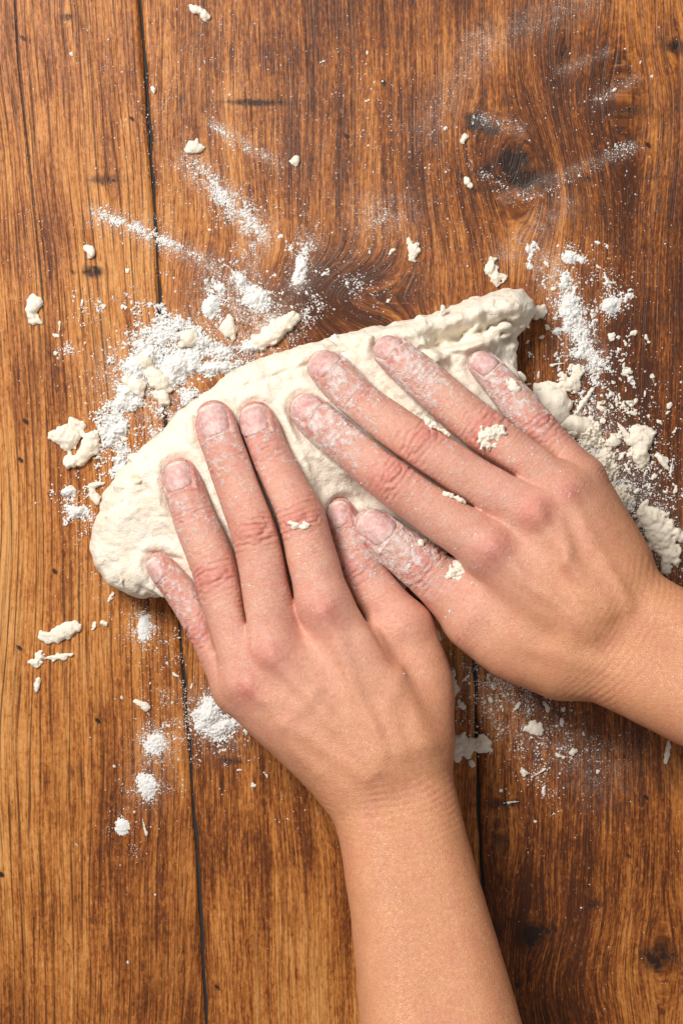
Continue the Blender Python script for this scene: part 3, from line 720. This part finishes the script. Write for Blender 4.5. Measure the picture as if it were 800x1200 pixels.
# ------------------------------------------------------------------ flour heaps
def heap(blobs, label, seed, rough=1., res=.36, mat=None):
    """blobs: (px,py,rx,ry,angle,height mm)"""
    xs = [b[0] for b in blobs]; ys = [b[1] for b in blobs]; m = max(max(b[2], b[3]) for b in blobs)*1.6
    x0, y0 = (min(xs)-m-400)/S, (600-max(ys)-m)/S; x1, y1 = (max(xs)+m-400)/S, (600-min(ys)+m)/S
    X, Y = np.meshgrid(np.arange(x0, x1, res), np.arange(y0, y1, res), indexing='ij')
    px, py = PX(X, Y); hgt = np.full(X.shape, -1.)
    p2 = np.stack([X, Y], -1)
    for bx, by, rx, ry, an, hh in blobs:
        c, s_ = math.cos(math.radians(an)), math.sin(math.radians(an))
        u, v = (px-bx)*c+(py-by)*s_, -(px-bx)*s_+(py-by)*c
        r = np.sqrt((u/rx)**2+(v/ry)**2)
        hgt = np.maximum(hgt, hh*(1-r**1.3))
    hm = max(b[5] for b in blobs)
    z = hgt+hm*rough*(.46*fbm(p2, 5., 2, seed)+.28*fbm(p2, 2.6, 2, seed+3)+.14*vnoise(p2, .9, seed+5)+.11*vnoise(p2, .5, seed+7))-.12*hm
    z = z+hm*(rng.random(z.shape)-.5)*(.16+.55*np.exp(-(z/(.22*hm))**2))
    keep = z > 0
    Vz = np.maximum(z, .0)+.02
    I = np.arange(z.size).reshape(z.shape)
    Fq = np.stack([I[:-1, :-1], I[1:, :-1], I[1:, 1:], I[:-1, 1:]], -1).reshape(-1, 4)
    kf = keep.ravel()[Fq].sum(1) >= 2; Fq = Fq[kf]
    used, inv = np.unique(Fq, return_inverse=True)
    V = np.stack([X.ravel()[used], Y.ravel()[used], Vz.ravel()[used]], 1)
    o = mesh_obj('flour_heap', V, inv.reshape(-1, 4), mat or M_FLOUR); tag(o, label, 'flour', 'heaps of loose flour on the boards')
heap([(195, 388, 30, 20, -20, 3.2), (168, 425, 30, 24, -60, 4.), (205, 430, 26, 30, 60, 4.), (150, 462, 20, 26, 20, 3.2), (133, 500, 18, 26, 10, 3.), (140, 540, 10, 22, 0, 2.), (232, 398, 22, 14, 15, 3.), (262, 412, 26, 12, 15, 2.6), (255, 432, 22, 10, -20, 2.4), (292, 408, 20, 9, -10, 2.2), (222, 462, 22, 12, 60, 2.2)],
     'largest drift of loose white flour, arched beside the dough', 201)
heap([(246, 838, 20, 28, -8, 2.8), (262, 852, 17, 16, 0, 1.6)], 'round mound of white flour beside the dark gap and left hand', 203)
heap([(181, 870, 13, 14, 0, 1.7)], 'middle-sized puff of white flour, first of two near the curved flake', 205)
heap([(172, 921, 13, 15, 0, 1.7)], 'puff of white flour just past the one near the curved flake', 207)
heap([(143, 968, 9, 9, 0, 1.1)], 'small puff of white flour farthest from the dough on its plank', 209)
heap([(168, 735, 9, 18, 0, 1.0)], 'thin puff of white flour just under the dough edge', 211)
heap([(248, 358, 10, 18, 10, 2.8), (258, 338, 8, 10, 0, 2.2)], 'lumpy flour clump above the arched drift, the smaller of two', 213)
heap([(300, 350, 17, 14, 20, 3.), (283, 330, 8, 12, -20, 2.6)], 'lumpy flour clump above the arched drift, the larger of two', 215)
heap([(349, 318, 7, 18, 12, 1.8), (358, 292, 5, 9, 0, 1.4)], 'slim ridge of flour on the dark grain swirl', 217, 1.9)
heap([(668, 372, 10, 30, -15, 1.8), (660, 330, 7, 12, 0, 1.3), (682, 408, 12, 16, 0, 1.8), (695, 425, 12, 12, 0, 1.5)], 'broken trail of white flour beside the dough tip', 219, 2.1)
heap([(715, 357, 11, 10, 0, 1.7)], 'spot of white flour next to the broken trail', 221, 1.3)
heap([(667, 301, 8, 8, 0, 1.5)], 'spot of white flour at the far end of the broken trail', 223, 1.3)
heap([(688, 510, 26, 20, 50, 3.), (705, 545, 22, 22, 40, 3.4), (722, 585, 20, 26, -20, 3.), (700, 575, 22, 22, 0, 3.)], 'crumbly bank of flour piled along the right hand edge', 225, 1.9, mat=M_CRUMB)
heap([(92, 600, 14, 9, 20, 2.6), (80, 576, 8, 6, 0, 2.2)], 'small shaggy flour clump close to the dough end', 227, 1.3)

# ------------------------------------------------------------------ dough crumbs
def blob_mesh(lobes, seed, h=.45, amp=.8, nscale=3.):
    """lobes: (x,y,z,rx,ry,rz,angle) in mm around the origin"""
    L = np.array(lobes, float); m = L[:, 3:6].max()+2
    lo = L[:, :3].min(0)-m; hi = L[:, :3].max(0)+m; lo[2] = -.6
    n = np.ceil((hi-lo)/h).astype(int)
    g = np.stack(np.meshgrid(*[lo[i]+np.arange(n[i])*h for i in range(3)], indexing='ij'), -1)
    F = None
    for x, y, z, rx, ry, rz, an in lobes:
        c, s_ = math.cos(math.radians(an)), math.sin(math.radians(an))
        u, v, w = (g[..., 0]-x)*c+(g[..., 1]-y)*s_, -(g[..., 0]-x)*s_+(g[..., 1]-y)*c, g[..., 2]-z
        k = np.sqrt((u/rx)**2+(v/ry)**2+(w/rz)**2); d = (k-1)*min(rx, ry, rz)
        F = d if F is None else smin(F, d, .8)
    gf = g*np.array([1, 1, .25])
    F = F+amp*(.75*fbm(gf+seed*31.7, nscale, 2, seed)+.30*vnoise(gf+seed*13., nscale*.45, seed+9))+.10*vnoise(g, .9, seed)
    F = np.maximum(F, -g[..., 2])
    return surface_nets(F.astype(np.float32), lo, h)
def top_z(px, py, r=1.2):
    for hd in (hand_L, hand_R):
        z = 50.
        for _ in range(3):
            q = P(px, py, z); V = hd[2]
            m = (np.hypot(V[:, 0]-q[0], V[:, 1]-q[1]) < r) & (hd[3][:, 2] > 0)
            if not m.any(): break
            z = V[m, 2].max()-.3
        else:
            return z
    return 0.
def crumb(px, py, lobes, label, seed, amp=.8, ns=3., h=.45, z=0., group=None, tilt=(0, 0)):
    """lobes in photo pixels relative to (px,py): (dx,dy,rx,ry,angle,height mm)"""
    ll = [(dx/S, -dy/S, hh*.22, rx/S, ry/S, hh*.62, -an) for dx, dy, rx, ry, an, hh in lobes]
    rr = random.Random(seed); big = max(l[3] for l in ll)
    for x, y, zz, rx, ry, rz, an in list(ll):
        for _ in range(5 if rx*ry > 6 else 3):
            a = rr.uniform(0, 6.28); u, v = rx*.95*math.cos(a), ry*.95*math.sin(a); ca, sa = math.cos(math.radians(an)), math.sin(math.radians(an))
            k = rr.uniform(.22, .42)*min(rx, ry)+.25
            ll.append((x+u*ca-v*sa, y+u*sa+v*ca, rz*.15, k*rr.uniform(.8, 1.7), k, max(.5, rz*rr.uniform(.3, .6)), rr.uniform(0, 180)))
    V, Q = blob_mesh(ll, seed, h, amp*1.2, ns*.85)
    o = mesh_obj('dough_crumb', V, Q, M_CRUMB); o.location = P(px, py, z)/1000; o.rotation_euler = (tilt[0], tilt[1], 0)
    tag(o, label, 'dough crumb', group); return o
crumb(90, 515, [(-12, -4, 16, 13, -10, 5), (14, 8, 10, 20, 25, 5), (0, 24, 14, 8, -20, 4), (2, -20, 9, 4, 30, 3)], 'curled two-lobed scrap of dough lying alone near the flour drift', 1, 1.0)
crumb(112, 572, [(0, -4, 10, 3, -10, 2), (-4, 6, 3, 10, -10, 2), (2, 13, 4, 5, 0, 2)], 'thin hook-shaped strip of dough beside the dough end', 2, .45, 2., .35)
crumb(40, 362, [(0, -4, 10, 8, -30, 3.4), (-3, 8, 5, 6, 0, 2.4), (2, 14, 6, 3, 10, 2)], 'ragged dough scrap beside the long crack in the plank', 3, .8)
crumb(325, 387, [(0, 0, 29, 11, -42, 5.), (-20, 14, 10, 8, -30, 4.)], 'long log-shaped dough scrap leaning toward the dough lump', 4, .8)
crumb(70, 738, [(6, 0, 19, 9, -25, 3), (-16, 8, 8, 6, 40, 2.5)], 'lumpy oval dough scrap with a small tail', 5, .7)
crumb(70, 769, [(0, 0, 18, 3, -8, 1.6)], 'long thin dough sliver below the lumpy oval scrap', 6, .4, 2., .35)
crumb(42, 778, [(0, 0, 8, 4, 0, 2), (4, -8, 5, 5, 0, 2)], 'crumbly dough bit at the end of the long sliver', 7, .7, 2., .35)
crumb(44, 804, [(0, 0, 3, 8, 10, 1.6)], 'slim upright dough flake below the crumbly bit', 8, .35, 2., .35)
crumb(166, 826, [(0, -1, 8, 4, 20, 2), (5, 4, 4, 4, 50, 1.8)], 'crescent dough flake above the two flour puffs', 9, .4, 2., .35)
crumb(646, 478, [(0, 0, 20, 24, -25, 7), (6, -8, 14, 14, 0, 7)], 'smooth rounded dough lump tucked beside the little finger', 10, .7, 5.)
crumb(672, 497, [(0, 0, 20, 10, 12, 5)], 'oval dough scrap beside the rounded lump', 11, .7, 4.)
crumb(655, 453, [(-10, 2, 16, 7, -10, 3), (12, -4, 12, 9, 20, 3), (20, -16, 8, 8, 0, 2.5)], 'ragged flat dough scrap beyond the rounded lump', 12, 1.1, 2.4)
crumb(684, 470, [(0, 0, 3, 17, 35, 2)], 'straight dough sliver leaning off the ragged flat scrap', 13, .4, 2., .35)
crumb(751, 522, [(0, -8, 14, 12, 0, 4), (-1, 10, 9, 15, 10, 4)], 'wedge-shaped dough scrap standing alone among crumbs', 14, .9)
crumb(776, 541, [(0, 0, 4, 11, -38, 2)], 'pointed dough sliver next to the wedge-shaped scrap', 15, .4, 2., .35)
crumb(771, 622, [(-6, -14, 22, 14, 20, 4), (4, 8, 20, 18, 0, 4), (14, 30, 10, 14, 20, 3)], 'broad flat dough scrap touching the right wrist', 16, 1.1)
crumb(548, 871, [(0, 0, 22, 11, 5, 2.4), (-16, 4, 10, 9, 0, 2.2), (18, -2, 8, 6, 0, 2.)], 'broad flat dough flake between the two forearms', 17, .7, 2.6)
crumb(527, 804, [(0, 0, 10, 14, -8, 2.6)], 'rounded flat dough flake beside the left hand', 18, .6, 3.)
crumb(508, 748, [(0, 0, 8, 12, 0, 3)], 'dough flake wedged below the two thumbs', 19, .6, 3.)
crumb(626, 853, [(2, 0, 8, 7, 20, 2), (-8, 0, 6, 2.5, -20, 1.4)], 'tailed dough flake in the shade of the right forearm', 20, .5, 2.5, .35)
crumb(576, 319, [(-3, -4, 7, 8, -20, 2.6), (6, 6, 9, 6, 30, 2.2), (0, -14, 3, 3, 0, 2)], 'jagged dough scrap above the tip of the dough', 21, .8, 2.2, .35)
crumb(484, 291, [(0, 0, 6, 8, 0, 2.4), (0, 9, 5, 4, 0, 2), (-4, -7, 3, 3, 0, 2)], 'knobbly dough bit on open wood between flour dustings', 22, .7, 2.2, .35)
crumb(235, 15, [(-4, -3, 9, 5, 20, 3), (6, 4, 6, 5, 30, 3)], 'bean-shaped dough bit at the bare end of the plank', 23, .7, 2.4, .35)
crumb(228, 173, [(0, 0, 10, 7, 40, 3)], 'oval dough bit at the end of the diagonal flour ridge', 24, .6, 2.4, .35)
crumb(107, 295, [(0, 0, 5, 8, -10, 3)], 'upright dough bit below the swept flour ridge', 25, .5, 2.4, .35)
crumb(347, 188, [(0, 0, 6, 5, 0, 2.6)], 'round dough bit in the light flour dusting', 26, .5, 2.4, .35)
crumb(220, 396, [(0, 0, 9, 9, 0, 4.5)], 'round dough ball set in the flour drift', 27, .5, 3., .35, 1.2)
crumb(185, 445, [(0, 0, 16, 11, 40, 5), (-16, -22, 10, 9, 0, 5), (-26, 8, 13, 9, 30, 4)], 'largest dough scrap half buried in the flour drift', 28, .8, 3., .45, .6)
crumb(192, 465, [(0, 0, 7, 12, -30, 4)], 'oval dough scrap at the lower rim of the flour drift', 29, .6, 3., .4)
crumb(268, 384, [(0, 0, 8, 13, 0, 4)], 'upright dough scrap between the two flour clumps', 30, .7, 3., .4)
crumb(630, 366, [(0, 0, 7, 9, 30, 3.4)], 'dough nub torn off at the tip of the dough', 31, .6, 2.6, .35)
crumb(781, 881, [(0, 0, 3, 13, 8, 1.4)], 'lone pointed dough sliver below the right forearm', 32, .35, 2., .35)
crumb(733, 508, [(0, 0, 3, 14, -40, 1.4)], 'thin dough sliver pointing at the wedge-shaped scrap', 33, .35, 2., .35)
crumb(716, 590, [(0, 0, 14, 12, 0, 5), (-14, -14, 10, 10, 0, 5)], 'lumpy dough scrap in the crumbly flour bank', 34, 1., 2.6, .45, .6)
crumb(718, 517, [(0, 0, 6, 7, 0, 3)], 'round dough nub on the rim of the flour bank', 35, .5, 2.6, .35)
crumb(543, 138+25, [(0, 0, 3, 6, 40, 1.6)], 'tiny white flake by the dark wood knots', 36, .3, 2., .3)
crumb(548, 213, [(0, 0, 4, 6, -35, 1.8)], 'small white flake touching the crack by the dark knot', 37, .4, 2., .3)
# dough stuck on the hands
def on_hand(px, py, lobes, label, seed, amp=.5, ns=2.2, sink=.35, tilt=(0, 0)):
    crumb(px, py, lobes, label, seed, amp, ns, .3, top_z(px, py)-sink, tilt=tilt)
on_hand(350, 616, [(-4, -1, 8, 3, 15, 1.6), (7, 1, 6, 3, -15, 1.6)], 'crescent dough crumb stuck on the left index knuckle', 41)
on_hand(572, 512, [(-8, -1, 4, 10, 0, 2.2), (3, -4, 9, 7, -20, 2.4), (12, -6, 7, 6, 0, 2), (-2, 8, 8, 5, 0, 1.6)], 'ragged dough scrap stuck on the right ring finger knuckle', 42, .9, 1.8)
on_hand(504, 498, [(-2, -3, 8, 4, 30, 2), (10, 5, 12, 2.5, 32, 1.6)], 'tailed dough scrap stuck between right middle and ring fingers', 43, .6, 2.)
on_hand(528, 581, [(-4, -1, 5, 4, 0, 2), (9, 4, 7, 3, 30, 1.6)], 'pair of joined dough beads between right index and middle fingers', 44)
on_hand(537, 668, [(-6, 2, 6, 8, 30, 2.2), (5, -2, 7, 7, 0, 2.4), (0, 10, 5, 4, 0, 1.6)], 'knobbly dough scrap at the root of the right thumb', 45, .8, 1.8)
on_hand(602, 452, [(0, 0, 5, 8, -30, 1.8)], 'square dough scrap stuck on the right little finger', 46)
on_hand(493, 637, [(0, 0, 4, 3, 30, 1.4)], 'single dough bead on the edge of the right index finger', 47, .3)
on_hand(356, 522, [(0, 0, 3.5, 11, 8, 2)], 'upright dough flake standing beside the left index finger', 48)

# small crumbs scattered on the boards
base = []
for i in range(12):
    e = 1+.25*(i % 4)
    sl = i % 3 == 2
    rr = random.Random(i)
    lb = [(0, 0, .2, (1.5 if sl else .9)*e, .5 if sl else .8, .5 if sl else .6, 0)]
    for q in range(4): lb.append((rr.uniform(-1, 1)*(1.7 if sl else 1.)*e, rr.uniform(-.5, .5)*(1 if sl else 1.5), .15, rr.uniform(.35, .75), rr.uniform(.3, .6), rr.uniform(.35, .55), rr.uniform(0, 180)))
    V, Q = blob_mesh(lb, 100+i, .26, .5, 1.1)
    me = mesh_obj('small_dough_crumb', V, Q, M_CRUMB); base.append(me)
spots = []
for x, y, s in [(85, 64, .9), (180, 105, 1.3), (430, 118, .6), (430, 62, .5), (522, 151, .8), (460, 294, 1.), (433, 296, .6), (455, 352, .8), (378, 72, .7), (150, 318, .8), (97, 354, 1.), (70, 383, .9), (148, 404, .7), (100, 402, .5), (130, 700, 1.2), (110, 734, 1.1),
                (122, 731, 1.4), (205, 790, .9), (143, 818, .6), (289, 858, 1.2), (312, 908, .9), (298, 920, .9), (280, 902, .7), (170, 970, 1.3), (135, 898, .7), (150, 1128, .6), (90, 990, .4), (640, 310, .9), (648, 338, 1.), (700, 312, .7), (743, 390, 1.2), (737, 435, 1.4),
                (757, 397, 1.2), (717, 396, 1.4), (730, 422, .7), (652, 427, 1.1), (763, 442, 1.), (715, 462, 1.), (722, 470, 1.2), (705, 480, 1.4), (745, 470, .9), (741, 485, 1.2), (783, 476, 1.1), (773, 495, 1.2), (790, 505, .9), (765, 560, 1.2), (755, 555, 1.), (786, 548, 1.), (705, 492, 1.3),
                (692, 480, 1.1), (735, 550, 1.3), (727, 535, 1.1), (745, 575, 1.2), (790, 575, 1.), (635, 395, .9), (618, 400, .8), (655, 396, .8), (640, 383, 1.), (630, 440, 1.), (600, 940, .9), (586, 927, .8), (577, 805, 1.2), (583, 790, 1.2), (605, 828, 1.3), (575, 820, 1.1), (640, 830, 1.4), (658, 845, 1.3),
                (672, 880, 1.5), (655, 886, 1.3), (612, 905, 1.3), (636, 928, 1.4), (632, 905, 1.1), (660, 832, 1.1), (683, 860, .8), (545, 795, 1.), (540, 825, 1.4), (552, 895, 1.3), (520, 770, 1.3), (515, 782, 1.), (620, 800, 1.3), (575, 880, .7), (700, 905, .7), (715, 640+20, .0)]:
    if s > 0: spots.append((x, y, s))
for s in [STREAKS[i] for i in (2, 10, 11, 12, 17, 18, 19, 27, 28, 28, 28, 29, 30, 31, 32, 43, 50, 51, 52, 53, 53, 52)]:
    for _ in range(5):
        t = rng.random(); spots.append((s[0]+t*(s[2]-s[0])+rng.normal()*s[4]*.9, s[1]+t*(s[3]-s[1])+rng.normal()*s[4]*.9, rng.uniform(.4, .95)))
MARKS = [(90, 515, 'the curled two-lobed scrap'), (40, 362, 'the long crack in the plank'), (325, 387, 'the log-shaped dough scrap'), (70, 745, 'the lumpy oval scrap with a tail'), (166, 826, 'the crescent flake'),
         (650, 475, 'the rounded lump by the little finger'), (655, 440, 'the ragged flat scrap'), (751, 522, 'the wedge-shaped scrap'), (776, 548, 'the pointed sliver'), (771, 622, 'the broad scrap at the right wrist'),
         (548, 871, 'the broad flake between the forearms'), (515, 780, 'the two thumbs'), (626, 853, 'the tailed flake under the right forearm'), (576, 319, 'the jagged scrap above the dough'), (484, 291, 'the knobbly bit on open wood'),
         (235, 15, 'the bean-shaped bit'), (228, 173, 'the diagonal flour streak'), (107, 295, 'the flour streak crossing the gap'), (347, 188, 'the light flour dusting'), (170, 430, 'the arched flour drift'), (140, 500, 'the tail of the flour drift'),
         (270, 345, 'the two lumpy flour clumps'), (240, 420, 'the rim of the arched flour drift'), (672, 372, 'the broken flour trail'), (715, 357, 'the spot of flour by the trail'), (695, 425, 'the end of the broken flour trail'), (700, 545, 'the crumbly flour bank'),
         (730, 590, 'the far end of the flour bank'), (246, 845, 'the round flour mound'), (178, 900, 'the two flour puffs'), (168, 735, 'the flour puff under the dough'), (92, 600, 'the shaggy flour clump'), (575, 185, 'the dark wood knots'), (781, 881, 'the lone sliver under the right forearm'),
         (590, 800, 'the right thumb root'), (640, 920, 'the dark grain between the forearms'), (631, 380, 'the dough tip')]
def region(x, y, kind):
    m = min(MARKS, key=lambda q: math.hypot(q[0]-x, q[1]-y))[2]
    return 'small %s dough crumb close to %s' % (kind, m), 'small crumbs close to '+m
for i, (x, y, s) in enumerate(spots):
    b = base[i % len(base)]
    o = b if i < len(base) else b.copy()
    if i >= len(base): sc.collection.objects.link(o)
    k = s*.85; lb, gr = region(x, y, ('sliver-thin' if (i % 12) % 3 == 2 else 'knobbly') if s > .75 else 'specklike')
    o.location = P(x, y, 0)/1000; o.rotation_euler = (0, 0, rng.uniform(0, 6.28)); o.scale = (k, k*rng.uniform(.7, 1.1), k)
    tag(o, lb, 'dough crumb', gr)

# ------------------------------------------------------------------ loose flour grains and flakes (countless)
OCT = np.array([[1, 0, 0], [-1, 0, 0], [0, 1, 0], [0, -1, 0], [0, 0, 1], [0, 0, -.6]], float)
OF = np.array([[0, 2, 4], [2, 1, 4], [1, 3, 4], [3, 0, 4], [2, 0, 5], [1, 2, 5], [3, 1, 5], [0, 3, 5]])
def grains(name, pos, size, label, mat, normals=None, elong=None):
    n = len(pos)
    base_ = OCT[None]*size[:, None, None]*rng.uniform(.55, 1.35, (n, 6, 1))
    el = rng.uniform(.7, 1.5, (n, 1)) if elong is None else elong[:, None]
    base_[..., 0] *= el; base_[..., 2] *= .75
    a = rng.uniform(0, 6.28, n); c, s = np.cos(a)[:, None], np.sin(a)[:, None]
    x, y = base_[..., 0]*c-base_[..., 1]*s, base_[..., 0]*s+base_[..., 1]*c
    if normals is not None:
        nn = normals; t = np.cross(nn, np.array([.3, .9, .1])); t /= np.linalg.norm(t, axis=1, keepdims=True); b = np.cross(nn, t)
        pts = x[..., None]*t[:, None]+y[..., None]*b[:, None]+base_[..., 2:3]*nn[:, None]
    else: pts = np.stack([x, y, base_[..., 2]], -1)
    V = (pos[:, None]+pts).reshape(-1, 3)
    F = (OF[None]+6*np.arange(n)[:, None, None]).reshape(-1, 3)
    return tag(mesh_obj(name, V, F, mat, smooth=False), label, 'flour', kind='stuff')
pts, szs = [], []
for x0, y0, x1, y1, w, cnt, sz in STREAKS:
    cnt = int(cnt*(1.9 if w < 35 else 3.2))
    t = rng.random(cnt)
    gx = x0+t*(x1-x0)+rng.normal(0, 1, cnt)*w*.75*rng.choice([.5, 1., 1.9], cnt, p=[.4, .4, .2]); gy = y0+t*(y1-y0)+rng.normal(0, 1, cnt)*w*.75*rng.choice([.5, 1., 1.9], cnt, p=[.4, .4, .2])
    # gather them into little clusters
    cl = vnoise(np.stack([gx, gy], -1), 9., 301)+.6*vnoise(np.stack([gx, gy], -1), 4., 303); k = cl > rng.normal(-.15, .35, cnt)
    gx, gy = gx[k], gy[k]; s = sz*np.exp(rng.normal(-.55, .45, len(gx)))
    pts.append(np.stack([(gx-400)/S, (600-gy)/S, s*.25], 1)); szs.append(s)
pts, szs = np.concatenate(pts), np.concatenate(szs)
grains('flour_grains', pts, szs, 'fine white flour grains dusted over the wooden boards', M_FLOUR)
for hd, nm, cnt, lb in ((hand_L, 'left', 600, 'fine flour flecks clinging to the left fingers'), (hand_R, 'right', 2600, 'fine flour flecks caked on the right fingers')):
    V, N, fl = hd[2], hd[3], hd[4]
    w = fl**1.6*(N[:, 2] > .15)*np.clip(.5+1.6*fbm(V, 4., 2, 321), 0, 2)**2; w = w/w.sum()
    i = rng.choice(len(V), cnt, p=w)
    s = .15*np.exp(rng.normal(0, .45, cnt))
    grains('flour_flecks', V[i]+N[i]*.05+rng.normal(0, .25, (cnt, 3))*(1-np.abs(N[i])), s, lb, M_FLOUR, N[i], rng.uniform(.9, 2.4, cnt))
